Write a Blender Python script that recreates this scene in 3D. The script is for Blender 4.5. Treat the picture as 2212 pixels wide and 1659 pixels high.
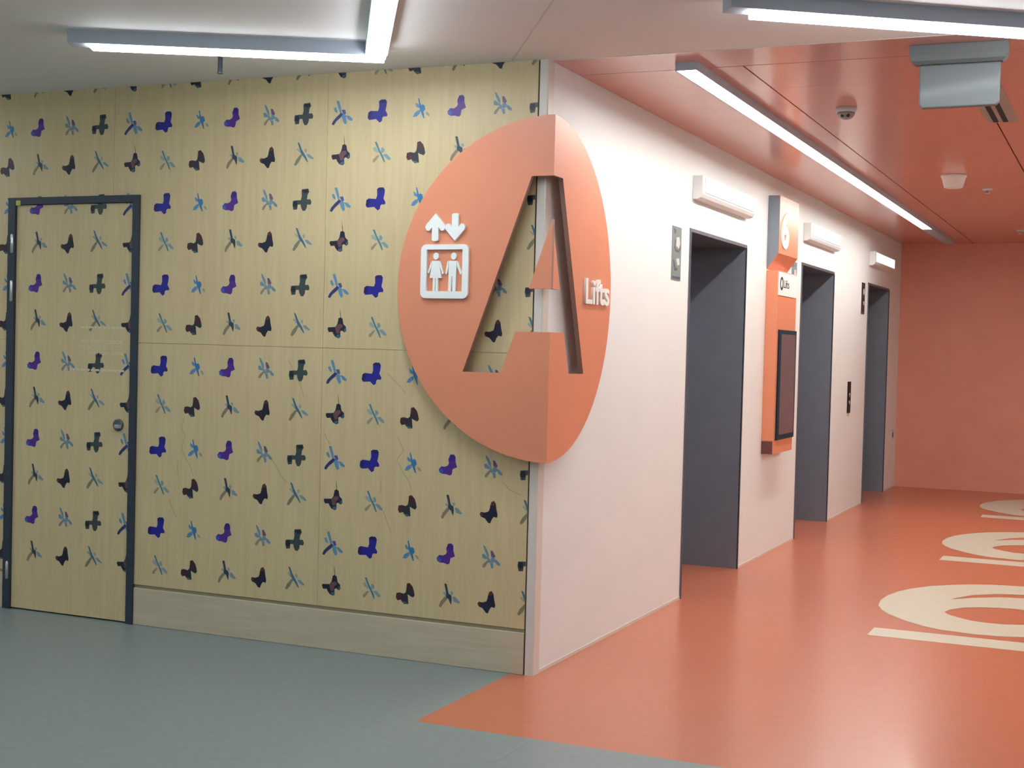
import bpy, bmesh, math, random
from mathutils import Vector, Matrix
random.seed(7)

# ------------------------------------------------------------------ scene reset
for o in list(bpy.data.objects):
    bpy.data.objects.remove(o, do_unlink=True)
scene = bpy.context.scene
C = scene.collection

# ------------------------------------------------------------------ camera
F_PX, IMG_W = 2996.84, 2212.0
CAM_LOC = Vector((2.3507, -5.5944, 1.4474))
YAW, PITCH, ROLL = -0.41780, -0.026998, 0.025798
fwd = Vector((math.sin(YAW) * math.cos(PITCH), math.cos(YAW) * math.cos(PITCH), math.sin(PITCH)))
rgt = Vector((math.cos(YAW), -math.sin(YAW), 0.0))
upv = rgt.cross(fwd)
r2 = rgt * math.cos(ROLL) + upv * math.sin(ROLL)
u2 = upv * math.cos(ROLL) - rgt * math.sin(ROLL)
cd = bpy.data.cameras.new('camera')
cd.sensor_width = 36.0
cd.lens = F_PX / IMG_W * 36.0
cd.clip_start, cd.clip_end = 0.05, 100
cam = bpy.data.objects.new('camera', cd)
C.objects.link(cam)
M = Matrix((r2, u2, -fwd)).transposed().to_4x4()
M.translation = CAM_LOC
cam.matrix_world = M
scene.camera = cam

# ------------------------------------------------------------------ world, exposure, lamp strengths
w = bpy.data.worlds.new('world')
scene.world = w
w.use_nodes = True
w.node_tree.nodes['Background'].inputs[0].default_value = (0.5, 0.52, 0.55, 1)
w.node_tree.nodes['Background'].inputs[1].default_value = 0.02
scene.view_settings.view_transform = 'Standard'
scene.view_settings.look = 'None'
scene.view_settings.exposure = 0.0
scene.view_settings.gamma = 1.0
scene.view_settings.use_curve_mapping = False
HALL_GLOW = 29.0
LOBBY_GLOW = 45.0
HALL_TINT = (0.93, 0.99, 1.06)
LOBBY_TINT = (1.0, 0.98, 0.93)

H = 2.70            # ceiling height
LOBBY_END = 10.29   # depth of the lift lobby
LOBBY_W = 4.0


# ------------------------------------------------------------------ materials
def srgb(r, g, b):
    def f(c):
        c /= 255.0
        return c / 12.92 if c <= 0.04045 else ((c + 0.055) / 1.055) ** 2.4
    return (f(r), f(g), f(b), 1.0)


def new_mat(name):
    m = bpy.data.materials.new(name)
    m.use_nodes = True
    nt = m.node_tree
    return m, nt, nt.nodes['Principled BSDF']


def paint(name, col, rough=0.6, metal=0.0, var=0.03, scale=6.0, bump=0.0, coat=0.0, spec=0.5, coat_rough=0.1):
    """plain surface with faint noise variation"""
    m, nt, b = new_mat(name)
    tc = nt.nodes.new('ShaderNodeTexCoord')
    nz = nt.nodes.new('ShaderNodeTexNoise')
    nz.inputs['Scale'].default_value = scale
    nz.inputs['Detail'].default_value = 4
    nt.links.new(tc.outputs['Object'], nz.inputs['Vector'])
    rp = nt.nodes.new('ShaderNodeValToRGB')
    rp.color_ramp.elements[0].position = 0.3
    rp.color_ramp.elements[1].position = 0.7
    rp.color_ramp.elements[0].color = tuple(max(0, c * (1 - var)) for c in col[:3]) + (1,)
    rp.color_ramp.elements[1].color = tuple(min(1, c * (1 + var)) for c in col[:3]) + (1,)
    nt.links.new(nz.outputs['Fac'], rp.inputs['Fac'])
    nt.links.new(rp.outputs['Color'], b.inputs['Base Color'])
    b.inputs['Roughness'].default_value = rough
    b.inputs['Metallic'].default_value = metal
    b.inputs['Specular IOR Level'].default_value = spec
    b.inputs['Coat Weight'].default_value = coat
    b.inputs['Coat Roughness'].default_value = coat_rough
    if bump:
        n2 = nt.nodes.new('ShaderNodeTexNoise')
        n2.inputs['Scale'].default_value = 260
        nt.links.new(tc.outputs['Object'], n2.inputs['Vector'])
        bp = nt.nodes.new('ShaderNodeBump')
        bp.inputs['Strength'].default_value = bump
        bp.inputs['Distance'].default_value = 0.002
        nt.links.new(n2.outputs['Fac'], bp.inputs['Height'])
        nt.links.new(bp.outputs['Normal'], b.inputs['Normal'])
    return m


def wood(name, c0, c1, rough=0.45, horizontal=False):
    m, nt, b = new_mat(name)
    tc = nt.nodes.new('ShaderNodeTexCoord')
    mp = nt.nodes.new('ShaderNodeMapping')
    mp.inputs['Scale'].default_value = (1.2, 9, 16) if horizontal else (16, 9, 1.2)
    nt.links.new(tc.outputs['Object'], mp.inputs['Vector'])
    nz = nt.nodes.new('ShaderNodeTexNoise')
    nz.inputs['Scale'].default_value = 2.2
    nz.inputs['Detail'].default_value = 7
    nz.inputs['Distortion'].default_value = 0.7
    nt.links.new(mp.outputs['Vector'], nz.inputs['Vector'])
    rp = nt.nodes.new('ShaderNodeValToRGB')
    rp.color_ramp.elements[0].position = 0.33
    rp.color_ramp.elements[1].position = 0.66
    rp.color_ramp.elements[0].color = c0
    rp.color_ramp.elements[1].color = c1
    nt.links.new(nz.outputs['Fac'], rp.inputs['Fac'])
    # fine dark flecks of the grain
    mp2 = nt.nodes.new('ShaderNodeMapping')
    mp2.inputs['Scale'].default_value = (9, 60, 120) if horizontal else (120, 60, 9)
    nt.links.new(tc.outputs['Object'], mp2.inputs['Vector'])
    n2 = nt.nodes.new('ShaderNodeTexNoise')
    n2.inputs['Scale'].default_value = 1.0
    n2.inputs['Detail'].default_value = 3
    nt.links.new(mp2.outputs['Vector'], n2.inputs['Vector'])
    r2_ = nt.nodes.new('ShaderNodeValToRGB')
    r2_.color_ramp.elements[0].position = 0.28
    r2_.color_ramp.elements[1].position = 0.42
    r2_.color_ramp.elements[0].color = (0.94, 0.935, 0.93, 1)
    r2_.color_ramp.elements[1].color = (1, 1, 1, 1)
    nt.links.new(n2.outputs['Fac'], r2_.inputs['Fac'])
    mx = nt.nodes.new('ShaderNodeMixRGB')
    mx.blend_type = 'MULTIPLY'
    mx.inputs['Fac'].default_value = 1
    nt.links.new(rp.outputs['Color'], mx.inputs['Color1'])
    nt.links.new(r2_.outputs['Color'], mx.inputs['Color2'])
    nt.links.new(mx.outputs['Color'], b.inputs['Base Color'])
    b.inputs['Roughness'].default_value = rough
    return m


def glow(name, tint, strength):
    m = bpy.data.materials.new(name)
    m.use_nodes = True
    nt = m.node_tree
    b = nt.nodes['Principled BSDF']
    b.inputs['Base Color'].default_value = (0.9, 0.9, 0.9, 1)
    b.inputs['Emission Color'].default_value = tuple(tint) + (1,)
    b.inputs['Emission Strength'].default_value = strength
    return m


def flat(name, col, rough=0.5):
    return paint(name, col, rough=rough, var=0.04, scale=40)


def brushed(name, col, rough):
    m, nt, b = new_mat(name)
    tc = nt.nodes.new('ShaderNodeTexCoord')
    mp = nt.nodes.new('ShaderNodeMapping')
    mp.inputs['Scale'].default_value = (3, 3, 220)
    nt.links.new(tc.outputs['Object'], mp.inputs['Vector'])
    nz = nt.nodes.new('ShaderNodeTexNoise')
    nz.inputs['Scale'].default_value = 2
    nz.inputs['Detail'].default_value = 3
    nt.links.new(mp.outputs['Vector'], nz.inputs['Vector'])
    rp = nt.nodes.new('ShaderNodeValToRGB')
    rp.color_ramp.elements[0].color = tuple(c * 0.9 for c in col[:3]) + (1,)
    rp.color_ramp.elements[1].color = tuple(min(1, c * 1.1) for c in col[:3]) + (1,)
    nt.links.new(nz.outputs['Fac'], rp.inputs['Fac'])
    nt.links.new(rp.outputs['Color'], b.inputs['Base Color'])
    b.inputs['Metallic'].default_value = 0.85
    b.inputs['Roughness'].default_value = rough
    return m


MAT = {
    'wood': wood('maple_laminate', srgb(200, 181, 137), srgb(209, 190, 146)),
    'skirt': wood('skirting_laminate', srgb(188, 176, 150), srgb(199, 187, 161), 0.5, True),
    'groove': paint('groove_backing', srgb(150, 140, 114), 0.8),
    'dark_gap': paint('dark_gap', srgb(22, 22, 22), 0.9),
    'white_wall': paint('white_wall_paint', srgb(228, 232, 230), 0.55, var=0.012, scale=3, bump=0.05),
    'orange_wall': paint('orange_wall_paint', srgb(216, 146, 124), 0.5, var=0.03, scale=4, bump=0.05),
    'orange_ceiling': paint('orange_ceiling_panel', srgb(206, 143, 126), 0.22, var=0.02, scale=3, spec=0.4, coat=0.15, coat_rough=0.06),
    'orange_floor': paint('orange_vinyl', srgb(188, 108, 77), 0.34, var=0.035, scale=14, bump=0.06, coat=0.2, coat_rough=0.14),
    'orange_sign': paint('orange_sign_enamel', srgb(222, 142, 107), 0.34, var=0.02, scale=5),
    'orange_edge': paint('sign_edge', srgb(150, 116, 104), 0.55),
    'grey_floor': paint('grey_vinyl', srgb(126, 138, 137), 0.38, var=0.05, scale=24, bump=0.06),
    'weld': paint('vinyl_weld', srgb(138, 150, 149), 0.45),
    'ceiling': paint('ceiling_paint', srgb(232, 232, 230), 0.8, var=0.012, scale=2),
    'seam': paint('ceiling_seam', srgb(206, 204, 200), 0.8),
    'rear_wall': paint('pale_wall_paint', srgb(226, 226, 222), 0.7),
    'frame': paint('navy_steel_frame', srgb(44, 54, 68), 0.45, var=0.08, scale=20),
    'trim': paint('corner_trim_taupe', srgb(214, 208, 198), 0.4, var=0.02),
    'steel': paint('satin_steel', srgb(132, 141, 153), 0.36, metal=0.45, var=0.04, scale=8),
    'steel_dark': paint('dark_steel_edge', srgb(92, 96, 104), 0.4, metal=0.3),
    'alu': paint('lamp_grey_housing', srgb(168, 176, 186), 0.6),
    'chrome': brushed('satin_chrome', srgb(190, 192, 196), 0.25),
    'white_plastic': paint('white_plastic', srgb(226, 230, 230), 0.35, var=0.01),
    'grey_plastic': paint('pale_grey_plastic', srgb(190, 196, 196), 0.35, var=0.02),
    'sign_grey': paint('sign_box_grey', srgb(104, 109, 107), 0.42, var=0.01, coat=0.08),
    'white_sign': paint('white_sign_letters', srgb(236, 240, 236), 0.4, var=0.01),
    'floor_white': paint('floor_white_vinyl', srgb(196, 190, 170), 0.4, var=0.03, scale=18),
    'black_glass': paint('black_glass', srgb(14, 16, 20), 0.5, var=0.02, spec=0.25),
    'screen': paint('screen_glass', srgb(96, 88, 96), 0.25, var=0.02),  # base lightened to grey: the reflection on the glass is put into the colour
    'screen_edge': paint('screen_bezel', srgb(10, 42, 54), 0.6, spec=0.25),
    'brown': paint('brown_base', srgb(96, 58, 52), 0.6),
    'hall_glow': glow('hall_lamp_glow', HALL_TINT, HALL_GLOW),
    'lobby_glow': glow('lobby_lamp_glow', LOBBY_TINT, LOBBY_GLOW),
    'lantern_lit': glow('lantern_lit_lens', (0.92, 0.97, 1.0), 1.6),
    'lime': paint('lime_tag', srgb(176, 190, 84), 0.5),
    'poster': paint('poster_grey', srgb(118, 130, 128), 0.6, var=0.06, scale=60),
    'poster_dark': flat('poster_ink', srgb(70, 72, 92)),
    'poster_light': flat('poster_pale', srgb(205, 200, 196)),
    'ink': flat('black_ink', srgb(24, 26, 34)),
    'notice_white': paint('notice_letter_white', srgb(212, 204, 176), 0.5, var=0.03),
    'twig': flat('twig_print', srgb(180, 165, 126)),
    'slot': paint('slot_dark', srgb(22, 26, 28), 0.8),
    'vent': paint('vent_grey', srgb(150, 146, 140), 0.5),
}
INK = {}


def ink(rgb):
    if rgb not in INK:
        INK[rgb] = flat('print_%02x%02x%02x' % rgb, srgb(*rgb), 0.45)
    return INK[rgb]


# ------------------------------------------------------------------ mesh helpers
class MB:
    """collects solids; coordinates are world coordinates"""
    def __init__(self):
        self.bm = bmesh.new()

    def box(self, x0, x1, y0, y1, z0, z1, mi=0):
        v = [self.bm.verts.new(p) for p in ((x0, y0, z0), (x1, y0, z0), (x1, y1, z0), (x0, y1, z0),
                                            (x0, y0, z1), (x1, y0, z1), (x1, y1, z1), (x0, y1, z1))]
        for f in ((0, 3, 2, 1), (4, 5, 6, 7), (0, 1, 5, 4), (1, 2, 6, 5), (2, 3, 7, 6), (3, 0, 4, 7)):
            self.bm.faces.new([v[i] for i in f]).material_index = mi
        return self

    def prism(self, pts, fn, a, b, mi=0, cap_mi=None):
        """extrude the 2-D outline pts between depths a and b; fn(u, v, depth) -> xyz"""
        n = len(pts)
        va = [self.bm.verts.new(fn(u, v, a)) for u, v in pts]
        vb = [self.bm.verts.new(fn(u, v, b)) for u, v in pts]
        e1 = [self.bm.edges.new((va[i], va[(i + 1) % n])) for i in range(n)]
        e2 = [self.bm.edges.new((vb[i], vb[(i + 1) % n])) for i in range(n)]
        for es in (e1, e2):
            r = bmesh.ops.triangle_fill(self.bm, use_beauty=True, use_dissolve=False, edges=es)
            for g in r['geom']:
                if isinstance(g, bmesh.types.BMFace):
                    g.material_index = mi if cap_mi is None else cap_mi
        for i in range(n):
            self.bm.faces.new((va[i], va[(i + 1) % n], vb[(i + 1) % n], vb[i])).material_index = mi
        return self

    def sheet(self, pts, fn, d, mi=0):
        vs = [self.bm.verts.new(fn(u, v, d)) for u, v in pts]
        n = len(vs)
        es = [self.bm.edges.new((vs[i], vs[(i + 1) % n])) for i in range(n)]
        r = bmesh.ops.triangle_fill(self.bm, use_beauty=True, use_dissolve=False, edges=es)
        for g in r['geom']:
            if isinstance(g, bmesh.types.BMFace):
                g.material_index = mi
        return self

    def lathe(self, prof, centre, axis='z', seg=32, mi=0):
        """prof: list of (radius, height) from one end to the other, closed with caps"""
        cx, cy, cz = centre
        rings = []
        for r, h in prof:
            ring = []
            for k in range(seg):
                a = 2 * math.pi * k / seg
                c, s = r * math.cos(a), r * math.sin(a)
                p = {'z': (cx + c, cy + s, cz + h), 'y': (cx + c, cy + h, cz + s), 'x': (cx + h, cy + c, cz + s)}[axis]
                ring.append(self.bm.verts.new(p))
            rings.append(ring)
        for a, b in zip(rings[:-1], rings[1:]):
            for k in range(seg):
                f = self.bm.faces.new((a[k], a[(k + 1) % seg], b[(k + 1) % seg], b[k]))
                f.smooth = True
                f.material_index = mi
        self.bm.faces.new(rings[0]).material_index = mi
        self.bm.faces.new(rings[-1]).material_index = mi
        return self

    def bar(self, p, q, wd, z0, z1, mi=0):
        """a box of width wd along the floor-plan line p-q"""
        p, q = Vector(p), Vector(q)
        d = (q - p).normalized()
        n = Vector((-d.y, d.x)) * wd / 2
        pts = [p - n, q - n, q + n, p + n]
        return self.prism([(a.x, a.y) for a in pts], lambda u, v, h: (u, v, h), z0, z1, mi)

    def mesh(self, name, mats, origin=(0, 0, 0), bevel=0.0, seg=2):
        bm = self.bm
        bmesh.ops.recalc_face_normals(bm, faces=bm.faces[:])
        if bevel:
            es = [e for e in bm.edges if len(e.link_faces) == 2 and e.calc_face_angle(0) > 0.6]
            bmesh.ops.bevel(bm, geom=es, offset=bevel, segments=seg, profile=0.5, affect='EDGES', clamp_overlap=True)
        bmesh.ops.translate(bm, verts=bm.verts[:], vec=-Vector(origin))
        me = bpy.data.meshes.new(name)
        bm.to_mesh(me)
        bm.free()
        for m in (mats if isinstance(mats, (list, tuple)) else [mats]):
            me.materials.append(m)
        return me


def world_loc(o):
    v = Vector((0, 0, 0))
    while o is not None:
        v += o.location
        o = o.parent
    return v


def build(name, mb, mats, parent=None, origin=None, bevel=0.0, seg=2):
    """link the collected solids as ONE mesh object; under a parent the verts are stored in the parent's frame"""
    org = Vector(origin) if origin is not None else (world_loc(parent) if parent else Vector((0, 0, 0)))
    me = mb.mesh(name, mats, org, bevel, seg)
    o = bpy.data.objects.new(name, me)
    C.objects.link(o)
    if parent:
        o.parent = parent
        o.location = org - world_loc(parent)
    else:
        o.location = org
    return o


def link_mesh(name, me, parent, loc):
    o = bpy.data.objects.new(name, me)
    C.objects.link(o)
    o.parent = parent
    o.location = Vector(loc) - world_loc(parent)
    return o


def tag(o, label=None, cat=None, group=None, kind=None):
    if label:
        o['label'] = label
    if cat:
        o['category'] = cat
    if group:
        o['group'] = group
    if kind:
        o['kind'] = kind
    return o


def empty(name, loc):
    o = bpy.data.objects.new(name, None)
    o.empty_display_size = 0.1
    C.objects.link(o)
    o.location = loc
    return o


def text_mesh(txt, fn, u0, u1, v0, v1, depth, bold=0.02, keep_aspect=False):
    """letters of the built-in font fitted into the box u0..u1, v0..v1; fn(u, v, d) -> xyz. Returns an MB."""
    cu = bpy.data.curves.new('lettering', 'FONT')
    cu.body = txt
    cu.size = 1.0
    cu.offset = bold
    cu.extrude = 0.5
    cu.resolution_u = 4
    ob = bpy.data.objects.new('lettering', cu)
    C.objects.link(ob)
    dg = bpy.context.evaluated_depsgraph_get()
    me = bpy.data.meshes.new_from_object(ob.evaluated_get(dg))
    xs = [v.co.x for v in me.vertices]
    ys = [v.co.y for v in me.vertices]
    ax, bx, ay, by = min(xs), max(xs), min(ys), max(ys)
    mb = MB()
    mb.bm.from_mesh(me)
    for v in mb.bm.verts:
        u = u0 + (v.co.x - ax) / (bx - ax) * (u1 - u0)
        t = v0 + (v.co.y - ay) / (by - ay) * (v1 - v0)
        v.co = fn(u, t, depth * (v.co.z + 0.5))
    bpy.data.objects.remove(ob, do_unlink=True)
    bpy.data.curves.remove(cu)
    bpy.data.meshes.remove(me)
    return mb


def clip_poly(pts, x0, x1, z0, z1):
    def cut(ps, inside, inter):
        out = []
        for i in range(len(ps)):
            a, b = ps[i - 1], ps[i]
            if inside(b):
                if not inside(a):
                    out.append(inter(a, b))
                out.append(b)
            elif inside(a):
                out.append(inter(a, b))
        return out
    def lerp(a, b, t):
        return (a[0] + (b[0] - a[0]) * t, a[1] + (b[1] - a[1]) * t)
    for ax, lim, s in ((0, x0, 1), (0, x1, -1), (1, z0, 1), (1, z1, -1)):
        if not pts:
            break
        pts = cut(pts, lambda p: s * (p[ax] - lim) >= 0, lambda a, b: lerp(a, b, (lim - a[ax]) / (b[ax] - a[ax])))
    return pts


ON_LEFT = lambda u, v, d: (u, -d, v)      # outline on the wall y = 0, depth towards the hall
ON_LOBBY = lambda u, v, d: (d, u, v)      # outline (y, z) on the wall x = 0, depth towards the lobby
ON_FLOOR = lambda u, v, d: (u, v, d)

# ================================================================== THE SETTING
# ---- floors
fl = build('floor', MB().prism([(-6, -9), (9, -9), (9, 0.2), (LOBBY_W + 0.1, 0.2), (LOBBY_W + 0.1, -0.895), (-0.105, -0.895), (-0.105, 0.2), (-6, 0.2)],
                               ON_FLOOR, -0.06, 0.0), MAT['grey_floor'])
tag(fl, 'grey green vinyl floor of the hall in front of the butterfly wall', 'floor', kind='structure')
build('weld_seam', MB().box(0.379, 0.384, -6.0, -0.897, 0.0, 0.0006), MAT['weld'], fl)
lf = build('floor_lobby', MB().prism([(-0.105, -0.895), (LOBBY_W + 0.1, -0.895), (LOBBY_W + 0.1, LOBBY_END + 0.1), (-0.6, LOBBY_END + 0.1), (-0.6, 0.2), (-0.105, 0.2)],
                                     ON_FLOOR, -0.06, 0.0), MAT['orange_floor'])
tag(lf, 'orange vinyl floor of the lift lobby with white numerals', 'floor', kind='structure')

# white figure and bar laid into the lobby floor in front of each lift
SIX = [(1.055, 2.80), (1.07, 2.62), (1.11, 2.48), (1.164, 2.37), (1.282, 2.21), (1.386, 2.11), (1.478, 2.055), (1.651, 2.022), (1.80, 2.04), (1.92, 2.09),
       (2.06, 2.20), (2.16, 2.38), (2.20, 2.62), (2.18, 2.88), (2.11, 3.10), (2.00, 3.25), (1.90, 3.32), (1.815, 3.335), (1.68, 3.29), (1.54, 3.18),
       (1.433, 3.06), (1.435, 3.09), (1.525, 3.28), (1.66, 3.41), (1.811, 3.465), (2.0, 3.49), (2.2, 3.45), (2.4, 3.33), (2.56, 3.12), (2.64, 2.85), (2.66, 2.45),
       (2.93, 2.45), (2.92, 2.9), (2.82, 3.3), (2.62, 3.58), (2.36, 3.74), (2.05, 3.82), (1.789, 3.80), (1.63, 3.77), (1.486, 3.70), (1.36, 3.60),
       (1.25, 3.48), (1.16, 3.32), (1.10, 3.16), (1.065, 2.98)]
CNT = [(1.439, 2.605), (1.465, 2.70), (1.52, 2.80), (1.60, 2.865), (1.70, 2.91), (1.80, 2.925), (1.88, 2.90), (1.95, 2.82), (1.97, 2.70), (1.96, 2.58),
       (1.92, 2.49), (1.86, 2.43), (1.78, 2.395), (1.70, 2.39), (1.61, 2.41), (1.53, 2.47), (1.465, 2.54)]


def ring_sheet(outer, inner, z, mats):
    mb = MB()
    es = []
    for ps in (outer, inner):
        vs = [mb.bm.verts.new((x, y, z)) for x, y in ps]
        es += [mb.bm.edges.new((vs[i], vs[(i + 1) % len(vs)])) for i in range(len(vs))]
    bmesh.ops.triangle_fill(mb.bm, use_beauty=True, use_dissolve=False, edges=es)
    for f in mb.bm.faces:
        if f.normal.z < 0:
            f.normal_flip()
    return mb


sixm = ring_sheet(SIX, CNT, 0.0012, None).mesh('floor_numeral', MAT['floor_white'])
barm = MB().box(1.16, 2.95, 1.71, 1.93, 0.0, 0.0012).mesh('floor_stripe', MAT['floor_white'])
for k in range(3):
    link_mesh('floor_numeral', sixm, lf, (0, 3.0 * k, 0))
    link_mesh('floor_stripe', barm, lf, (0, 3.0 * k, 0))

# ---- hall ceiling
ce = build('ceiling', MB().prism([(-6, -9), (9, -9), (9, 0.03), (-6, 0.03)], ON_FLOOR, H, H + 0.08), MAT['ceiling'])
tag(ce, 'plain pale grey plasterboard ceiling of the hall', 'ceiling', kind='structure')
build('ceiling_joint', MB().bar((0.98, -1.863), (-0.163, -0.02), 0.006, H - 0.0008, H + 0.001), MAT['seam'], ce)
# ---- lobby ceiling: glossy panels with open joints
cl = build('ceiling_lobby', MB().box(-0.3, LOBBY_W + 0.2, 0.03, LOBBY_END + 0.2, H + 0.02, H + 0.08), MAT['dark_gap'])
tag(cl, 'glossy orange panelled ceiling of the lift lobby', 'ceiling', kind='structure')
g = 0.004
lanes = [(0.0, 0.765), (0.765, 1.668), (1.668, 2.332), (2.332, 3.235), (3.235, LOBBY_W)]
build('ceiling_panel', MB().box(0.0, LOBBY_W, 0.045, 0.38 - g, H, H + 0.018), MAT['orange_ceiling'], cl)
for i, (a, b) in enumerate(lanes):
    cuts = [0.38, LOBBY_END] if i in (0, 4) else [0.38, 0.925, 3.92, 7.1, LOBBY_END]
    for c, d in zip(cuts[:-1], cuts[1:]):
        gy = g if c == 0.38 else 0.0012
        build('ceiling_panel', MB().box(a + (g if i else 0), b - (g if i < 4 else 0), c + gy, d - (0.0012 if d < LOBBY_END else 0), H, H + 0.018), MAT['orange_ceiling'], cl)
build('edge_trim', MB().box(0.0, LOBBY_W, 0.03, 0.036, H - 0.002, H + 0.02), MAT['trim'], cl)

# ---- walls
XT = -0.044      # left edge of the corner trim
wl = build('wall_left', MB().box(-6, -3.04, 0.018, 0.2, 0, H).box(-3.04, -2.187, 0.018, 0.2, 2.157, H).box(-2.187, -0.12, 0.018, 0.2, 0, H).box(-0.12, -0.02, 0.018, 0.2, 0, H), MAT['groove'])
tag(wl, 'pale maple laminate wall printed with rows of butterflies and dragonflies', 'wall', kind='structure')
ZJ, ZS = 1.418, 0.203


def panel(pts):
    mb = MB().prism(pts, ON_LEFT, -0.018, 0.0)
    return build('wall_panel', mb, MAT['wood'], wl)


e = 0.0008
panel_of = []
panel_of.append((panel([(-1.11 + e, ZJ + e), (XT, ZJ + e), (XT, H), (-1.11 + e, H)]), [(-1.11, XT, ZJ, H)]))
panel_of.append((panel([(-1.11 + e, ZS), (XT, ZS), (XT, ZJ - e), (-1.11 + e, ZJ - e)]), [(-1.11, XT, ZS, ZJ)]))
panel_of.append((panel([(-2.187, ZS), (-1.11 - e, ZS), (-1.11 - e, ZJ - e), (-2.187, ZJ - e)]), [(-2.187, -1.11, ZS, ZJ)]))
panel_of.append((panel([(-2.187, ZJ + e), (-1.11 - e, ZJ + e), (-1.11 - e, H), (-2.36 + e, H), (-2.36 + e, 2.157), (-2.187, 2.157)]),
                 [(-2.187, -1.11, ZJ, H), (-2.36, -2.187, 2.157, H)]))
panel_of.append((panel([(-3.6 + e, ZJ + e), (-3.04, ZJ + e), (-3.04, 2.157), (-2.36 - e, 2.157), (-2.36 - e, H), (-3.6 + e, H)]),
                 [(-3.6, -3.04, ZJ, H), (-3.04, -2.36, 2.157, H)]))
panel_of.append((panel([(-3.6 + e, ZS), (-3.04, ZS), (-3.04, ZJ - e), (-3.6 + e, ZJ - e)]), [(-3.6, -3.04, ZS, ZJ)]))
for a, b in ((-4.85, -3.6), (-6.0, -4.85)):
    for c, d in ((ZS, ZJ - e), (ZJ + e, H)):
        panel_of.append((panel([(a, c), (b - e, c), (b - e, d), (a, d)]), [(a, b, c, d)]))

build('groove_strip', MB().box(-6, -3.04, 0.006, 0.0175, 0.184, 0.204).box(-2.187, XT, 0.006, 0.0175, 0.184, 0.204), MAT['groove'], wl)
bb = build('baseboard_left', MB().box(-6, -3.04, -0.004, 0.018, 0, 0.186).box(-2.187, XT, -0.004, 0.018, 0, 0.186), MAT['skirt'], bevel=0.003)
tag(bb, 'pale wood skirting board below the butterfly wall', 'skirting', kind='structure')

tr = build('trim_1', MB().prism([(-0.036, -0.002), (0.0, -0.002), (0.004, 0.002), (0.004, 0.066), (-0.002, 0.066), (-0.002, 0.02), (-0.036, 0.02)],
                                lambda u, v, d: (u, v, d), 0.0, H), MAT['trim'])
tag(tr, 'taupe metal corner trim between butterfly wall and white lift wall', 'trim', kind='structure')
build('shadow_gap', MB().box(XT, -0.036, 0.010, 0.018, 0.0, H), MAT['dark_gap'], tr)

LIFT_Y0, LIFT_W, LIFT_S, LIFT_H = 2.20, 1.273, 3.004, 2.141
mb = MB()
ys = 0.066
J = 0.02
for k in range(3):
    y0 = LIFT_Y0 + k * LIFT_S
    mb.box(-0.25, 0, ys, y0 - J, 0, H)
    mb.box(-0.25, 0, y0 - J, y0 + LIFT_W + J, LIFT_H + J, H)
    ys = y0 + LIFT_W + J
mb.box(-0.25, 0, ys, LOBBY_END, 0, H)
ww = build('wall_lobby', mb, MAT['white_wall'])
tag(ww, 'long white painted wall holding the three lift entrances', 'wall', kind='structure')
mb = MB()
ys = 0.068
for k in range(3):
    y0 = LIFT_Y0 + k * LIFT_S
    mb.box(0, 0.003, ys, y0 - J, 0, 0.016)
    ys = y0 + LIFT_W + J
mb.box(0, 0.003, ys, LOBBY_END, 0, 0.016)
tag(build('baseboard_lobby', mb, MAT['trim']), 'low taupe skirting strip along the white lift wall', 'skirting', kind='structure')
wb = build('wall_back', MB().box(-0.3, LOBBY_W + 0.3, LOBBY_END, LOBBY_END + 0.2, 0, H), MAT['orange_wall'])
tag(wb, 'plain orange end wall of the lift lobby', 'wall', kind='structure')
wr = build('wall_right', MB().box(LOBBY_W, LOBBY_W + 0.2, 0.03, LOBBY_END, 0, H).box(LOBBY_W + 0.2, 9, 0.03, 0.2, 0, H), MAT['white_wall'])
tag(wr, 'white wall on the far side of the lift lobby, outside the photo', 'wall', kind='structure')
wq = build('wall_rear', MB().box(-6, 9, -9.2, -9, 0, H).box(-6.2, -6, -9, 0.2, 0, H).box(9, 9.2, -9, 0.2, 0, H), MAT['rear_wall'])
tag(wq, 'pale grey walls behind the viewer enclosing the hall', 'wall', kind='structure')

# ================================================================== LAMPS
def lamp(name, label, legs, h, wide, glow_h, glow_w, gl, grp=None, at=None):
    """legs: list of (start, end, glow_start, glow_end) on the ceiling plan"""
    p0 = at or legs[0][0]
    root = empty(name, (p0[0], p0[1], H))
    tag(root, label, 'ceiling light', grp)
    for a, b, ga, gb in legs:
        mb = MB().bar(a, b, wide, H - h, H)
        build('housing', mb, MAT['alu'], root)
        build('diffuser', MB().bar(ga, gb, glow_w, H - h - glow_h, H - h + 0.001), gl, root, bevel=0.004)
    return root


def along(p, ang, d):
    return (p[0] + d * math.cos(ang), p[1] + d * math.sin(ang))


A1, A2 = math.radians(28.6), math.radians(-58.6)
cr = (-0.581, -0.485)
lamp('angled_ceiling_light', 'L-shaped white strip light on the grey ceiling above the butterfly wall',
     [(along(cr, A1, -1.258), along(cr, A1, 0.04), along(cr, A1, -1.172), along(cr, A1, 0.035)),
      (along(cr, A2, 0.046), along(cr, A2, 1.75), along(cr, A2, 0.036), along(cr, A2, 1.66))],
     0.055, 0.092, 0.015, 0.078, MAT['hall_glow'])
A3 = math.radians(34.3)
n3 = Vector((-math.sin(A3), math.cos(A3)))
u3 = Vector((math.cos(A3), math.sin(A3)))
s3 = u3 * 0.376 + n3 * -1.262
s3 = (s3.x, s3.y)
lamp('straight_ceiling_light', 'straight white strip light crossing the grey ceiling at upper right',
     [(s3, along(s3, A3, 2.0), along(s3, A3, 0.092), along(s3, A3, 1.93))], 0.055, 0.092, 0.020, 0.074, MAT['hall_glow'])
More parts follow.
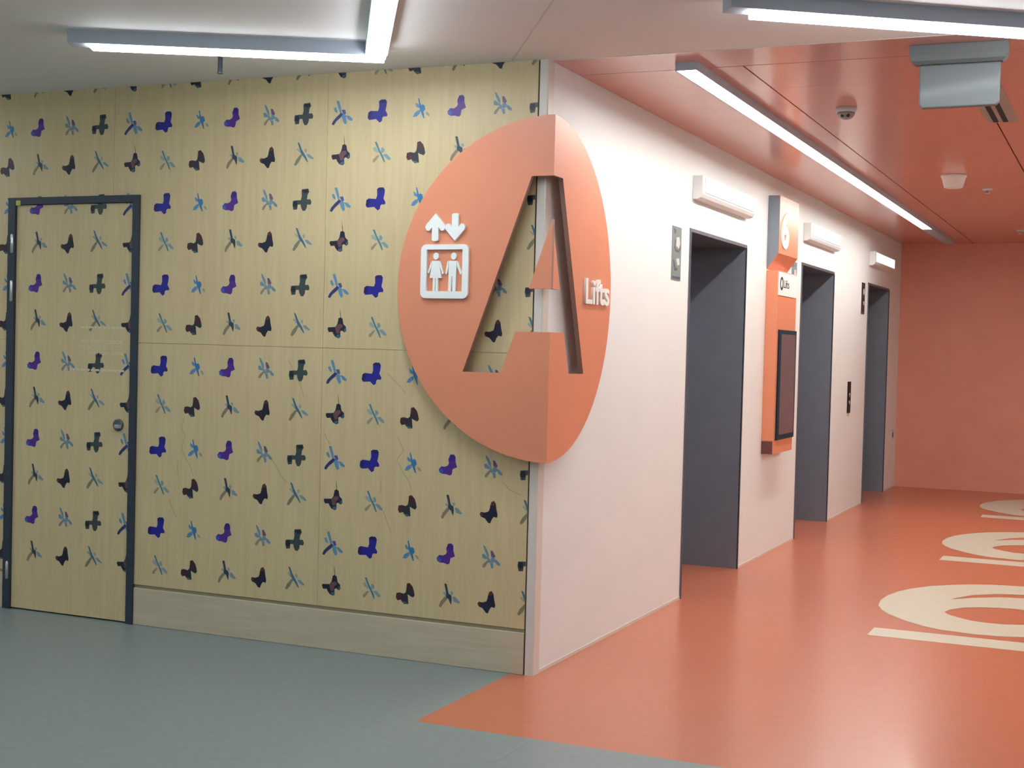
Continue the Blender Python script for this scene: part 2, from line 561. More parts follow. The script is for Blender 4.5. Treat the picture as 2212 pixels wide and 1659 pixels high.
for lx, lab in ((0.553, 'long white strip light along the orange ceiling beside the lift wall'),
                (LOBBY_W - 0.553, 'unseen long strip light added beside the opposite lobby wall to brighten the lobby')):  # this second light is added out of view to brighten the lobby
    ll = lamp('long_lobby_light', lab, [], 0, 0, 0, 0, None, at=(lx, 0.23))
    hb = H - 0.036                                                            # a shallow channel that shields the lamp sideways
    mb = MB().box(lx - 0.050, lx + 0.050, 0.23, 9.9, H - 0.018, H)
    mb.box(lx - 0.050, lx - 0.043, 0.23, 9.9, hb, H - 0.018).box(lx + 0.043, lx + 0.050, 0.23, 9.9, hb, H - 0.018)
    mb.box(lx - 0.043, lx + 0.043, 0.23, 0.234, hb, H - 0.018).box(lx - 0.043, lx + 0.043, 8.10, 9.9, hb, H - 0.018)
    build('housing', mb, MAT['alu'], ll)
    build('diffuser', MB().box(lx - 0.0425, lx + 0.0425, 0.2345, 8.0995, hb + 0.007, H - 0.0185), MAT['lobby_glow'], ll)
# strip lights added out of view to raise the overall brightness of the hall
HALL_FILL = [((-3.4, -2.4), 62), ((-1.0, -3.3), 12), ((3.2, -2.3), -40), ((4.6, -4.6), 20), ((-3.0, -5.0), -15), ((1.2, -6.6), 35),
             ((1.4, -3.6), 75), ((-4.6, -1.0), 25), ((-1.2, -7.0), -50), ((6.4, -2.0), 60), ((-4.8, -6.8), 40)]
for (px, py), deg in HALL_FILL:
    a = math.radians(deg)
    s = along((px, py), a, -0.9)
    lamp('straight_ceiling_light', 'unseen strip light added on the hall ceiling to brighten the hall',
         [(s, along(s, a, 1.8), along(s, a, 0.06), along(s, a, 1.74))], 0.055, 0.092, 0.020, 0.074, MAT['hall_glow'], 'added fill lights out of view')

# ================================================================== MAPLE DOOR
d1 = empty('door_1', (-2.61, 0, 0))
tag(d1, 'flush maple door with butterfly print in a dark navy frame', 'door', kind='structure')
leaf = build('leaf', MB().box(-2.990, -2.230, 0.0, 0.042, 0.008, 2.118), MAT['wood'], d1)
build('frame_jamb', MB().box(-3.04, -2.992, -0.014, 0.12, 0, 2.157), MAT['frame'], d1, bevel=0.002)
build('frame_jamb', MB().box(-2.228, -2.187, -0.014, 0.12, 0, 2.157), MAT['frame'], d1, bevel=0.002)
build('frame_head', MB().box(-2.992, -2.228, -0.014, 0.12, 2.120, 2.157), MAT['frame'], d1, bevel=0.002)
for z0, z1 in ((1.866, 1.971), (1.614, 1.728), (0.155, 0.253)):
    build('hinge', MB().lathe([(0.004, 0), (0.0085, 0.008), (0.0085, z1 - z0 - 0.008), (0.004, z1 - z0)], (-3.004, -0.019, z0), 'z', 14), MAT['chrome'], d1)
build('identification_tag', MB().box(-2.984, -2.955, -0.0165, -0.013, 2.116, 2.142), MAT['lime'], d1)
lk = build('lock_rose', MB().lathe([(0.030, 0), (0.030, -0.010), (0.026, -0.013)], (-2.300, 0.0, 1.000), 'y', 28), MAT['steel_dark'], d1)
build('turn_knob', MB().box(-2.305, -2.272, -0.032, -0.011, 0.984, 1.004), MAT['chrome'], lk, bevel=0.004)
nt_ = MB()
for txt, a, b, c, d in (('FIRE SAFETY DOOR', -2.555, -2.285, 1.408, 1.427), ('DO NOT OBSTRUCT', -2.555, -2.290, 1.380, 1.397), ('DO NOT KEEP OPEN', -2.555, -2.285, 1.351, 1.368)):
    t = text_mesh(txt, ON_LEFT, a, b, c, d, 0.0010, 0.012)
    me = t.mesh('t', MAT['notice_white'])
    nt_.bm.from_mesh(me)
    bpy.data.meshes.remove(me)
for zz, a, b, hh in ((1.490, -2.553, -2.272, 0.010), (1.273, -2.622, -2.270, 0.010)):     # two lines too fine to read
    x = a
    while x < b - 0.01:
        ln = random.uniform(0.012, 0.04)
        nt_.box(x, min(b, x + ln), -0.001, 0.0, zz - hh / 2, zz + hh / 2)
        x += ln + 0.007
build('notice_lettering', nt_, MAT['notice_white'], d1)

# ================================================================== BUTTERFLY AND DRAGONFLY PRINTS
MOTIFS = {
    'blue': [('b',[(7,40),(18,47),(41,47),(49,36),(47,16),(42,-4),(53,-21),(51,-31),(32,-31),(26,-38),(25,-51),(13,-58),(0,-47),(-6,-41),(-25,-43),(-43,-44),(-51,-34),(-48,-10),(-36,-2),(-13,-4),(3,-5),(9,11)]),('d',[(7,39),(18,46),(41,46),(47,35),(27,30)]),('d',[(-49,-34),(-48,-12),(-36,-3),(-27,-20),(-37,-37)])],
    'sblue': [('w',[(-17,-40),(-9,-23),(5,-13),(20,-9),(19,-25),(1,-40)]),('w',[(-6,23),(2,22),(20,8),(20,-2),(0,5)]),('b',[(8,43),(14,43),(20,21),(25,11),(32,16),(42,9),(46,-8),(37,-18),(43,-48),(37,-47),(28,-28),(18,-9),(14,14)]),('f',[(47,-20),(59,-21),(68,-31),(68,-41),(55,-34)])],
    'purple': [('b',[(4,23),(13,46),(31,48),(40,38),(41,14),(49,-9),(36,-15),(27,-19),(23,-42),(14,-49),(-6,-43),(-26,-43),(-40,-37),(-43,-23),(-30,-9),(-11,-10),(3,-3),(8,7)]),('d',[(8,26),(15,44),(31,46),(39,37),(37,20),(22,17)]),('c',[(-40,-37),(-42,-24),(-30,-17),(-18,-30),(-26,-42)])],
    'petal': [('w',[(-14,54),(-3,49),(13,22),(16,0),(6,6),(-8,34)]),('w',[(-19,12),(-8,16),(9,0),(6,-9),(-15,-5)]),('p',[(23,32),(34,31),(48,7),(38,0),(27,6)]),('w',[(8,4),(23,-8),(25,-24),(11,-21)]),('t',[(-16,-44),(-11,-30),(8,-13),(13,-20),(2,-36),(-6,-47)]),('w',[(22,-22),(37,-24),(40,-45),(29,-47)]),('w',[(42,-7),(56,-9),(72,-24),(70,-34),(54,-28)]),('w',[(27,2),(42,2),(50,-12),(35,-22),(24,-19)])],
    'cyan': [('f',[(-20,28),(-6,34),(16,10),(8,4),(-12,12)]),('w',[(25,27),(34,30),(43,17),(39,7),(24,3)]),('w',[(33,-4),(53,-1),(75,-21),(73,-31),(57,-26)]),('t',[(-19,-36),(-17,-25),(4,-7),(17,-6),(0,-28),(-10,-39)]),('b',[(-10,55),(0,56),(12,29),(24,7),(37,-13),(46,-40),(39,-38),(28,-17),(15,6),(2,31)])],
    'maroon': [('b',[(8,27),(9,47),(24,51),(40,35),(47,16),(51,-4),(43,-14),(27,-8),(15,-2),(18,-28),(20,-46),(-2,-49),(-16,-36),(-18,-30),(-38,-34),(-46,-21),(-43,-1),(-27,3),(-5,-1),(5,7)]),('t',[(9,26),(10,46),(24,50),(38,35),(41,15),(25,12)]),('t',[(-39,-33),(-45,-21),(-42,-2),(-27,1),(-17,-13),(-20,-28)]),('c',[(20,-46),(-2,-48),(-15,-37),(2,-37)])],
    'dark': [('f',[(-9,22),(5,27),(15,13),(9,8)]),('f',[(28,30),(40,34),(45,24),(37,14)]),('w',[(41,9),(56,10),(81,-14),(73,-19),(48,-12)]),('t',[(3,6),(18,0),(-5,-27),(-17,-46),(-26,-39),(-18,-18)]),('b',[(-1,65),(11,65),(17,42),(22,22),(36,14),(38,-2),(36,-28),(30,-20),(23,-4),(8,5),(10,22),(4,45)])],
    'navy': [('b',[(16,31),(21,47),(33,54),(43,42),(47,16),(53,-9),(50,-21),(34,-18),(25,-30),(18,-48),(8,-47),(-9,-28),(-29,-21),(-35,-10),(-29,0),(-10,-2),(9,5),(14,18)]),('t',[(18,32),(22,46),(33,53),(42,41),(33,33)]),('t',[(-27,-20),(-34,-10),(-28,-1),(-20,-6),(-21,-17)])],
    'grey': [('b',[(3,40),(6,48),(40,51),(46,35),(37,22),(34,0),(52,1),(59,-12),(55,-25),(36,-24),(33,-41),(24,-54),(11,-53),(3,-39),(-1,-23),(-16,-24),(-19,-46),(-40,-48),(-46,-25),(-43,-5),(-19,-3),(0,-3),(5,15)]),('d',[(7,39),(9,45),(38,47),(42,35),(22,28)]),('d',[(-41,-31),(-43,-10),(-22,-6),(-18,-24),(-27,-38)])],
    'tail': [('w',[(-18,51),(-4,53),(7,21),(11,-4),(3,-8),(-8,21)]),('w',[(-32,20),(-20,23),(-11,5),(-13,-5),(-25,3)]),('p',[(11,9),(30,10),(35,-9),(23,-17)]),('w',[(12,-21),(34,-20),(41,-53),(30,-59),(20,-44)]),('w',[(36,-18),(52,-19),(72,-36),(68,-45),(48,-38)]),('w',[(8,-7),(25,-10),(40,-22),(23,-28),(11,-26)]),('b',[(-41,-56),(-33,-40),(-13,-20),(8,-4),(20,-10),(5,-27),(-16,-43),(-30,-61)])],
    'slim': [('f',[(-31,37),(-20,41),(-5,19),(-14,22)]),('f',[(13,32),(23,40),(29,27),(20,16)]),('w',[(25,11),(42,11),(68,-10),(62,-14),(38,-5)]),('t',[(-8,10),(4,7),(-12,-20),(-31,-42),(-42,-37),(-29,-12)]),('b',[(-25,70),(-14,65),(-2,38),(10,20),(25,-2),(37,-29),(28,-23),(12,-2),(-4,13),(-12,35)])],
    'pink': [('b',[(16,31),(19,47),(30,52),(41,45),(46,20),(60,8),(63,-10),(54,-19),(39,-10),(30,-15),(32,-40),(22,-47),(4,-41),(-8,-26),(-12,-17),(-32,-19),(-39,-5),(-36,4),(-12,5),(4,7),(13,19)]),('p',[(1,4),(20,19),(38,20),(44,9),(28,-4),(25,-23),(10,-25)]),('c',[(60,5),(62,-10),(54,-17),(48,-8)]),('c',[(30,-28),(31,-39),(22,-45),(5,-40),(14,-31)]),('a',[(25,98),(31,67),(33,51),(30,51),(27,66)])],
}
INKS = {
    'blue': {'b': (24, 22, 140), 'd': (12, 12, 84)},
    'sblue': {'b': (46, 116, 166), 'w': (84, 134, 176), 'f': (150, 152, 138)},
    'purple': {'b': (74, 34, 134), 'd': (42, 22, 120), 'c': (60, 84, 178)},
    'petal': {'w': (104, 138, 158), 'p': (106, 78, 112), 't': (136, 126, 110)},
    'cyan': {'b': (66, 124, 138), 'w': (124, 152, 160), 'f': (152, 166, 156), 't': (150, 136, 116)},
    'maroon': {'b': (34, 36, 50), 't': (66, 26, 30), 'c': (66, 98, 102)},
    'dark': {'b': (40, 62, 80), 'w': (118, 146, 150), 'f': (138, 154, 150), 't': (134, 120, 98)},
    'navy': {'b': (16, 20, 46), 't': (92, 40, 24)},
    'grey': {'b': (54, 68, 68), 'd': (16, 22, 40)},
    'tail': {'b': (40, 50, 104), 'w': (92, 138, 172), 'p': (74, 82, 150)},
    'slim': {'b': (60, 106, 132), 'w': (112, 146, 158), 'f': (146, 158, 150), 't': (122, 122, 98)},
    'pink': {'b': (22, 22, 46), 'p': (104, 70, 80), 'c': (58, 96, 120), 'a': (96, 92, 78)},
}
ROW_A = ['blue', 'sblue', 'purple', 'petal', 'grey', 'tail']
ROW_B = ['cyan', 'maroon', 'dark', 'navy', 'slim', 'pink']
MOTH = {'blue', 'purple', 'grey', 'maroon', 'navy', 'pink'}
GX, GZ, GP, GQ = -3.0645, 2.518, 0.2018, 0.2013


def motif_mesh(kind, box=None):
    keys = list(INKS[kind])
    mb = MB()
    for i, (t, pts) in enumerate(MOTIFS[kind]):
        ps = [(a / 1000.0, b / 1000.0) for a, b in pts]
        if box:
            ps = clip_poly(ps, *box)
            if len(ps) < 3:
                continue
        mb.sheet(ps, ON_LEFT, 0.0005 + 0.00008 * i, keys.index(t))
    if not mb.bm.faces:
        mb.bm.free()
        return None
    return mb.mesh(('butterfly' if kind in MOTH else 'dragonfly') + '_print', [ink(INKS[kind][k]) for k in keys])


MCACHE = {k: motif_mesh(k) for k in INKS}
EXT = {k: (min(p[0] for _, ps in v for p in ps) / 1000, max(p[0] for _, ps in v for p in ps) / 1000,
           min(p[1] for _, ps in v for p in ps) / 1000, max(p[1] for _, ps in v for p in ps) / 1000) for k, v in MOTIFS.items()}
targets = [(leaf, [(-2.990, -2.230, 0.008, 2.118)])] + panel_of
for j in range(-1, 12):
    for c in range(-5, 16):
        kind = (ROW_A if j % 2 == 0 else ROW_B)[(c - 5) % 6]
        x, z = GX + c * GP, GZ - j * GQ
        a0, a1, b0, b1 = EXT[kind]
        for owner, boxes in targets:
            X0, X1 = min(b[0] for b in boxes), max(b[1] for b in boxes)
            for bx in boxes:
                if x + a1 <= bx[0] or x + a0 >= bx[1] or z + b1 <= bx[2] or z + b0 >= bx[3]:
                    continue
                whole = x + a0 >= bx[0] and x + a1 <= bx[1] and z + b0 >= bx[2] and z + b1 <= bx[3]
                me = MCACHE[kind] if whole else motif_mesh(kind, (bx[0] - x, bx[1] - x, bx[2] - z, bx[3] - z))
                if me:
                    link_mesh(('butterfly' if kind in MOTH else 'dragonfly') + '_print', me, owner, (x, 0, z))

TWIGS = [[(-1.898, 1.05), (-1.913, 1.005), (-1.89, 0.962), (-1.91, 0.904), (-1.888, 0.861), (-1.854, 0.818), (-1.837, 0.771)],
         [(-1.381, 0.88), (-1.355, 0.848), (-1.334, 0.81), (-1.293, 0.77)], [(-1.98, 0.647), (-1.957, 0.599), (-1.929, 0.557)],
         [(-1.93, 0.841), (-1.932, 0.796), (-1.926, 0.765)],
         [(-0.698, 1.018), (-0.667, 0.958), (-0.701, 0.915), (-0.665, 0.856), (-0.635, 0.817), (-0.622, 0.776)],
         [(-0.78, 0.818), (-0.782, 0.756)], [(-0.765, 0.674), (-0.74, 0.614), (-0.721, 0.579)], [(-0.165, 0.846), (-0.132, 0.814), (-0.077, 0.793)],
         [(-0.76, 1.309), (-0.731, 1.285), (-0.702, 1.261), (-0.677, 1.238), (-0.667, 1.22)], [(-1.298, 1.356), (-1.224, 1.231), (-1.208, 1.184)],
         [(-1.089, 1.015), (-1.059, 0.966)]]
for t in TWIGS:
    mb = MB()
    for (xa, za), (xb, zb) in zip(t[:-1], t[1:]):
        d = Vector((xb - xa, zb - za)).normalized() * 0.0
        n = Vector((-(zb - za), xb - xa)).normalized() * 0.0026
        mb.sheet([(xa - n.x, za - n.y), (xb - n.x, zb - n.y), (xb + n.x, zb + n.y), (xa + n.x, za + n.y)], ON_LEFT, 0.0003)
    for owner, boxes in panel_of:
        if any(b[0] <= t[0][0] <= b[1] and b[2] <= t[0][1] <= b[3] for b in boxes):
            build('twig_print', mb, MAT['twig'], owner)
            break

# ================================================================== ROUND CORNER SIGN
D, TH, RAD, ZC = 0.070, 0.022, 0.75, 1.697
sg = empty('corner_sign', (0, 0, ZC - RAD))
tag(sg, 'large round orange sign with cut-out letter A folded around the wall corner', 'sign')
arc = [(RAD * math.sin(math.pi * k / 72), ZC + RAD * math.cos(math.pi * k / 72)) for k in range(73)]
arc[0], arc[-1] = (0, ZC + RAD), (0, ZC - RAD)
HALF = arc + [(0, 1.513), (0.162, 1.513), (0.229, 1.331), (0.413, 1.331), (0.1035, 2.186), (0, 2.186)]
TRI = [(0, 2.0), (0.104, 1.700), (0, 1.700)]
SIGN_L = lambda u, v, d: (D - u, -d, v)
SIGN_R = lambda u, v, d: (d, u - D, v)
mb = MB().prism(HALF, SIGN_L, D - TH, D, 1, 0)
lfc = build('left_face', mb, [MAT['orange_sign'], MAT['orange_edge']], sg)
for f in lfc.data.polygons:      # the strip on the fold is part of the right face
    if f.normal.x > 0.99 and f.center.x > D - 0.001:
        f.material_index = 0


# the right half begins behind the left half's edge; split where the letter notch crosses that line
upper = [(TH, 2.186), (0.1035, 2.186), (0.413, 1.331), (0.229, 1.331), (0.162, 1.513), (TH, 1.513)]
ra = math.asin(TH / RAD)
arcr = [(RAD * math.sin(ra + (math.pi - 2 * ra) * k / 72), ZC + RAD * math.cos(ra + (math.pi - 2 * ra) * k / 72)) for k in range(73)]
RH = arcr + upper[::-1]
build('right_face', MB().prism(RH, SIGN_R, D - TH, D, 1, 0), [MAT['orange_sign'], MAT['orange_edge']], sg)
build('letter_counter', MB().prism(TRI, SIGN_L, D - TH, D, 1, 0), [MAT['orange_sign'], MAT['orange_edge']], sg)
build('letter_counter', MB().prism(clip_poly(TRI, TH, 9, -9, 9), SIGN_R, D - TH, D, 1, 0), [MAT['orange_sign'], MAT['orange_edge']], sg)
for u, v in ((0.55, 1.95), (0.55, 1.40), (0.25, 2.28), (0.25, 1.10), (0.06, 1.80)):
    build('standoff', MB().lathe([(0.012, 0), (0.012, -(D - TH))], (D - u, 0, v), 'y', 12), MAT['steel_dark'], sg)
for u, v in ((0.55, 1.95), (0.55, 1.40), (0.25, 2.28), (0.25, 1.10)):
    build('standoff', MB().lathe([(0.012, 0), (0.012, D - TH)], (0, u - D, v), 'x', 12), MAT['steel_dark'], sg)

# lift pictogram on the left face
FACE = lambda u, v, d: (u, -D - d, v)


def rrect(x0, x1, z0, z1, r, n=6):
    pts = []
    for cx, cz, a in ((x1 - r, z1 - r, 0), (x0 + r, z1 - r, 90), (x0 + r, z0 + r, 180), (x1 - r, z0 + r, 270)):
        for k in range(n + 1):
            t = math.radians(a + 90 * k / n)
            pts.append((cx + r * math.cos(t), cz + r * math.sin(t)))
    return pts


def ring_prism(outer, inner, fn, a, b):
    mb = MB()
    loops = []
    for d in (a, b):
        es, row = [], []
        for ps in (outer, inner):
            vs = [mb.bm.verts.new(fn(u, v, d)) for u, v in ps]
            row.append(vs)
            es += [mb.bm.edges.new((vs[i], vs[(i + 1) % len(vs)])) for i in range(len(vs))]
        bmesh.ops.triangle_fill(mb.bm, use_beauty=True, use_dissolve=False, edges=es)
        loops.append(row)
    for va, vb in zip(loops[0], loops[1]):
        n = len(va)
        for i in range(n):
            mb.bm.faces.new((va[i], va[(i + 1) % n], vb[(i + 1) % n], vb[i]))
    return mb


pf = build('lift_pictogram', ring_prism(rrect(-0.557, -0.321, 1.653, 1.893, 0.026), rrect(-0.528, -0.351, 1.685, 1.870, 0.003), FACE, 0.0, 0.014), MAT['white_sign'], sg)
ARW = [(0, .061), (.047, .010), (.050, -.002), (.042, -.014), (.030, -.016), (.016, 0.0), (.016, -.056), (.008, -.061), (-.008, -.061), (-.016, -.056),
       (-.016, 0.0), (-.030, -.016), (-.042, -.014), (-.050, -.002), (-.047, .010)]
build('up_arrow', MB().prism([(-0.489 + a, 1.969 + b) for a, b in ARW], FACE, 0, 0.014), MAT['white_sign'], pf)
build('down_arrow', MB().prism([(-0.391 + a, 1.969 - b) for a, b in ARW], FACE, 0, 0.014), MAT['white_sign'], pf)


def figure(name, head, body):
    mb = MB().prism([(head[0] + 0.0135 * math.cos(2 * math.pi * k / 16), head[1] + 0.0155 * math.sin(2 * math.pi * k / 16)) for k in range(16)], FACE, 0, 0.010)
    for b in body:
        mb.prism(b, FACE, 0, 0.010)
    build(name, mb, MAT['white_sign'], pf)


wx = -0.484
figure('woman_figure', (wx, 1.841), [[(wx - .017, 1.820), (wx + .017, 1.820), (wx + .020, 1.800), (wx + .029, 1.744), (wx + .013, 1.744), (wx + .013, 1.686), (wx + .002, 1.686),
                                     (wx + .001, 1.742), (wx - .001, 1.742), (wx - .002, 1.686), (wx - .013, 1.686), (wx - .013, 1.744), (wx - .029, 1.744), (wx - .020, 1.800)],
                                    [(wx + .018, 1.819), (wx + .023, 1.815), (wx + .040, 1.764), (wx + .033, 1.760), (wx + .022, 1.794)],
                                    [(wx - .018, 1.819), (wx - .023, 1.815), (wx - .040, 1.768), (wx - .033, 1.764), (wx - .022, 1.794)]])
mx_ = -0.402
figure('man_figure', (mx_ + .006, 1.841), [[(mx_ - .018, 1.820), (mx_ + .022, 1.820), (mx_ + .020, 1.755), (mx_ + .018, 1.686), (mx_ + .004, 1.686), (mx_ + .001, 1.752), (mx_ - .001, 1.752),
                                           (mx_ - .004, 1.686), (mx_ - .018, 1.686), (mx_ - .017, 1.755)],
                                          [(mx_ - .019, 1.820), (mx_ - .025, 1.815), (mx_ - .034, 1.762), (mx_ - .026, 1.760), (mx_ - .019, 1.796)],
                                          [(mx_ + .023, 1.820), (mx_ + .030, 1.812), (mx_ + .048, 1.764), (mx_ + .041, 1.759), (mx_ + .023, 1.797)]])
build('sign_lettering', text_mesh('Lifts', lambda u, v, d: (D + d, u, v), 0.321, 0.634, 1.651, 1.770, 0.012, 0.018), MAT['white_sign'], sg)

# ================================================================== LIFT ENTRANCES
WHICH = ['nearest', 'middle', 'farthest']
LBL = ['nearest steel lift entrance, widest of the three in the white wall', 'middle steel lift entrance, just past the orange level sign',
       'farthest steel lift entrance, beside the orange end wall']
for k in range(3):
    y0 = LIFT_Y0 + k * LIFT_S
    y1 = y0 + LIFT_W
    yc = (y0 + y1) / 2
    r = empty('door_%d' % (k + 2), (0, yc, 0))
    tag(r, LBL[k], 'lift', kind='structure')
    build('jamb', MB().box(-0.46, 0.004, y0 - J, y0, 0, LIFT_H), MAT['steel'], r)
    build('jamb', MB().box(-0.46, 0.004, y1, y1 + J, 0, LIFT_H), MAT['steel'], r)
    build('head_lining', MB().box(-0.46, 0.004, y0 - J, y1 + J, LIFT_H, LIFT_H + J), MAT['steel_dark'], r)
    build('jamb_edge', MB().box(0.0, 0.008, y0 - 0.012, y0, 0, LIFT_H), MAT['steel_dark'], r)
    build('jamb_edge', MB().box(0.0, 0.008, y1, y1 + 0.012, 0, LIFT_H), MAT['steel_dark'], r)
    build('door_panel', MB().box(-0.455, -0.425, y0, yc - 0.002, 0.008, LIFT_H), MAT['steel'], r)
    build('door_panel', MB().box(-0.455, -0.425, yc + 0.002, y1, 0.008, LIFT_H), MAT['steel'], r)
    build('threshold', MB().box(-0.46, -0.40, y0, y1, 0, 0.006), MAT['chrome'], r)

    # lantern box above the lift
    ln = empty('lift_lantern', (0, yc, 2.33))
    tag(ln, ['white lantern box above the nearest lift', 'white lantern box above the middle lift', 'lit white lantern box above the farthest lift'][k], 'lantern', 'lift lanterns')
    ln0, ln1 = y0 + 0.02, y0 + 1.25
    prof = [(0.0, 2.332), (0.028, 2.332), (0.050, 2.342), (0.060, 2.362), (0.060, 2.470), (0.0, 2.470)]
    build('lantern_body', MB().prism(prof, lambda u, v, d: (u, d, v), ln0, ln1), MAT['white_plastic'], ln, bevel=0.003)
    build('lens', MB().box(0.0595, 0.064, ln0 + 0.05, ln1 - 0.05, 2.372, 2.458), MAT['lantern_lit'] if k == 2 else MAT['white_plastic'], ln, bevel=0.0015)

    # evacuation notice beside each lift
    p0 = 1.847 + 3.004 * k
    po = empty('safety_notice', (0, p0 + 0.085, 1.845))
    tag(po, ['grey safety notice on the white wall left of the nearest lift', 'grey safety notice half hidden behind the orange level sign',
             'grey safety notice on the white wall left of the farthest lift'][k], 'notice', 'lift safety notices')
    build('sheet', MB().box(0, 0.003, p0, p0 + 0.17, 1.845, 2.145), MAT['poster'] if k != 2 else MAT['ink'], po)
    q = lambda a, b: (p0 + a * 0.17, 1.845 + b * 0.30)
    dark = [[q(.10, .96), q(.35, .94), q(.40, .88), q(.2, .86)],
            [q(.30, .76), q(.40, .74), q(.32, .62), q(.40, .58), q(.70, .56), q(.85, .62), q(.95, .70), q(.9, .58), q(.7, .52), q(.35, .53), q(.2, .60)],
            [q(.10, .38), q(.25, .36), q(.45, .22), q(.62, .24), q(.58, .18), q(.30, .17)],
            [q(.05, .07), q(.95, .07), q(.95, .02), q(.05, .02)]]
    m1 = MB()
    for ps in dark:
        m1.sheet(ps, ON_LOBBY, 0.0035)
    build('pictogram_ink', m1, MAT['poster_dark'], po)
    for ps in ([q(.45, .80), q(.75, .82), q(.85, .70), q(.72, .60), q(.42, .64)], [q(.45, .40), q(.8, .42), q(.85, .3), q(.6, .28)]):
        build('pictogram_pale', MB().sheet(ps, ON_LOBBY, 0.0036), MAT['poster_light'], po)

# call button plate between the middle and farthest lift
cb = empty('call_button_plate', (0, 7.35, 0.92))
tag(cb, 'slim black call button plate between the middle and farthest lift', 'call button')
build('plate', MB().box(0, 0.010, 7.285, 7.415, 0.915, 1.205), MAT['black_glass'], cb, bevel=0.003)
for zc in (1.01, 1.08):
    build('button', MB().lathe([(0.020, 0.010), (0.020, 0.013), (0.014, 0.015)], (0, 7.35, zc), 'x', 20), MAT['chrome'], cb)
sw = empty('wall_switch', (0, 10.03, 0.56))
tag(sw, 'small grey wall switch low beside the orange end wall', 'switch')
build('plate', MB().box(0, 0.008, 9.99, 10.06, 0.53, 0.64), MAT['grey_plastic'], sw, bevel=0.002)
build('rocker', MB().box(0.008, 0.012, 10.008, 10.042, 0.56, 0.61), MAT['slot'], sw)

# ================================================================== LEVEL SIGN AND SCREEN CABINET
CY0, CY1, CX = 4.062, 4.665, 0.083
lv = empty('level_sign', (0, (CY0 + CY1) / 2, 0.74))
tag(lv, 'orange level 6 sign and screen cabinet between the nearest and middle lift', 'sign')
hd = build('sign_head', MB().prism([(0, 2.036), (CX, 2.150), (CX, 2.555), (0, 2.555)], lambda u, v, d: (u, d, v), CY0, CY1), MAT['orange_sign'], lv)
build('head_side', MB().prism([(0.001, 2.040), (CX - 0.002, 2.152), (CX - 0.002, 2.553), (0.001, 2.553)], lambda u, v, d: (u, d, v), CY0 - 0.003, CY0), MAT['steel'], hd)
build('level_numeral', text_mesh('6', lambda u, v, d: (CX + d, u, v), 4.110, 4.345, 2.190, 2.455, 0.006, 0.04), MAT['white_sign'], hd)
build('cabinet', MB().box(0, CX, CY0, CY1, 0.83, 2.030), MAT['orange_sign'], lv, bevel=0.002)
build('cabinet_base', MB().box(0, CX, CY0, CY1, 0.735, 0.8295), [MAT['orange_sign']], lv)
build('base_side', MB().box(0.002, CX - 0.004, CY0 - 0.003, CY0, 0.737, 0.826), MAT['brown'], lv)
pq = build('lift_plaque', MB().box(CX, CX + 0.004, CY0 + 0.01, CY1 - 0.005, 1.858, 2.022), MAT['white_sign'], lv)
cyc, czc = 4.165, 1.942
circ = lambda r: [(cyc + r * math.cos(2 * math.pi * k / 28), czc + r * math.sin(2 * math.pi * k / 28)) for k in range(28)]
build('plaque_ring', ring_prism(circ(0.048), circ(0.030), ON_LOBBY, CX + 0.004, CX + 0.0055), MAT['ink'], pq)
build('plaque_lettering', text_mesh('Lifts', lambda u, v, d: (CX + 0.004 + d, u, v), 4.235, 4.40, 1.915, 1.972, 0.0012, 0.0), MAT['ink'], pq)
sc = build('screen', MB().box(CX, CX + 0.012, 4.115, CY1 - 0.003, 0.832, 1.615), MAT['screen_edge'], lv, bevel=0.002)
build('screen_glass', MB().box(CX + 0.012, CX + 0.0135, 4.175, CY1 - 0.04, 0.868, 1.585), MAT['screen'], sc)

# ================================================================== THINGS ON THE LOBBY CEILING
ex = empty('hanging_sign_box', (1.69, 0.2, H))
tag(ex, 'white hanging sign box below the front of the orange ceiling', 'sign')
build('panel', MB().prism([(1.538, 2.622), (1.540, 2.462), (1.552, 2.448), (1.836, 2.450), (1.848, 2.464), (1.850, 2.622)], lambda u, v, d: (u, d, v), 0.200, 0.232), MAT['sign_grey'], ex, bevel=0.006, seg=3)
sec = [(0.180, H), (0.180, 2.655), (0.184, 2.636), (0.196, 2.622), (0.236, 2.622), (0.250, 2.636), (0.255, 2.655), (0.255, H)]
mb = MB()
mb.prism(sec, lambda u, v, d: (d if v > 2.64 else (1.69 + (d - 1.69) * (0.90 if v < 2.63 else 0.96)), u, v), 1.500, 1.876)
build('mount', mb, MAT['sign_grey'], ex, bevel=0.002)

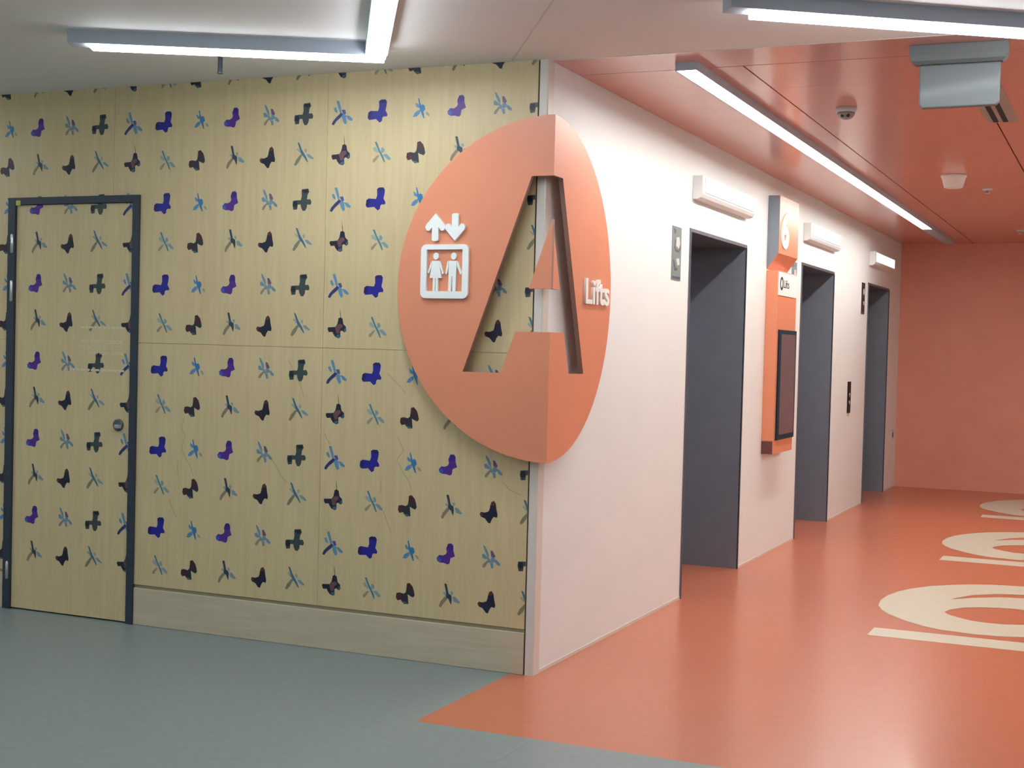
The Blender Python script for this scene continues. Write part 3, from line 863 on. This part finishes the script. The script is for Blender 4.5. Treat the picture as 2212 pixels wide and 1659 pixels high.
sd = build('smoke_detector', MB().lathe([(0.086, 0.0), (0.086, -0.012), (0.080, -0.020), (0.062, -0.085), (0.050, -0.090)], (1.21, 4.35, H), 'z', 32), MAT['white_plastic'], origin=(1.21, 4.35, H))
tag(sd, 'white tapered smoke detector on the orange ceiling below the hanging box', 'smoke detector')
dc = empty('dome_camera', (1.00, 1.53, H))
tag(dc, 'small white dome camera on the orange ceiling left of the hanging box', 'camera')
build('base', MB().lathe([(0.052, 0), (0.052, -0.020), (0.047, -0.026)], (1.00, 1.53, H), 'z', 28), MAT['grey_plastic'], dc)
build('dome', MB().lathe([(0.044, -0.026), (0.041, -0.040), (0.032, -0.052), (0.016, -0.060), (0.004, -0.062)], (1.00, 1.53, H), 'z', 28), MAT['vent'], dc)
for dx in (-0.012, 0.016):
    build('lens', MB().lathe([(0.009, 0.0), (0.009, -0.008)], (1.00 + dx, 1.500, H - 0.045), 'y', 14), MAT['ink'], dc)
for i, (x, y, lab) in enumerate(((1.352, 5.2, 'small pale sprinkler head on the orange ceiling behind the smoke detector'),
                                (1.345, 8.7, 'small pale sprinkler head at the far right of the orange ceiling'),
                                (0.50, 10.0, 'small white sprinkler head at the far end of the long lobby light'))):
    sp = empty('sprinkler_head', (x, y, H))
    tag(sp, lab, 'sprinkler', 'lobby sprinklers')
    build('rose', MB().lathe([(0.038, 0), (0.036, -0.006), (0.020, -0.012)], (x, y, H), 'z', 20), MAT['grey_plastic'], sp)
    build('nozzle', MB().lathe([(0.010, -0.012), (0.010, -0.030), (0.018, -0.032), (0.018, -0.035)], (x, y, H), 'z', 16), MAT['grey_plastic'], sp)
sp = empty('sprinkler_head', (-1.36, -0.50, H))
tag(sp, 'small dark sprinkler head on the grey ceiling behind the L-shaped light', 'sprinkler')
build('rose', MB().lathe([(0.026, 0), (0.024, -0.004), (0.012, -0.008)], (-1.36, -0.50, H), 'z', 20), MAT['steel_dark'], sp)
build('nozzle', MB().lathe([(0.011, -0.008), (0.011, -0.075), (0.013, -0.077), (0.013, -0.082)], (-1.36, -0.50, H), 'z', 16), MAT['steel_dark'], sp)

vn = empty('slot_diffuser', (1.70, 1.66, H))
tag(vn, 'grey two-slot air diffuser in the orange ceiling behind the hanging box', 'air vent')
build('plate', MB().box(1.625, 1.775, 1.15, 2.17, H - 0.004, H), MAT['vent'], vn)
for xs in (1.655, 1.703):
    build('slot', MB().box(xs, xs + 0.026, 1.17, 2.15, H - 0.0055, H - 0.004), MAT['slot'], vn)
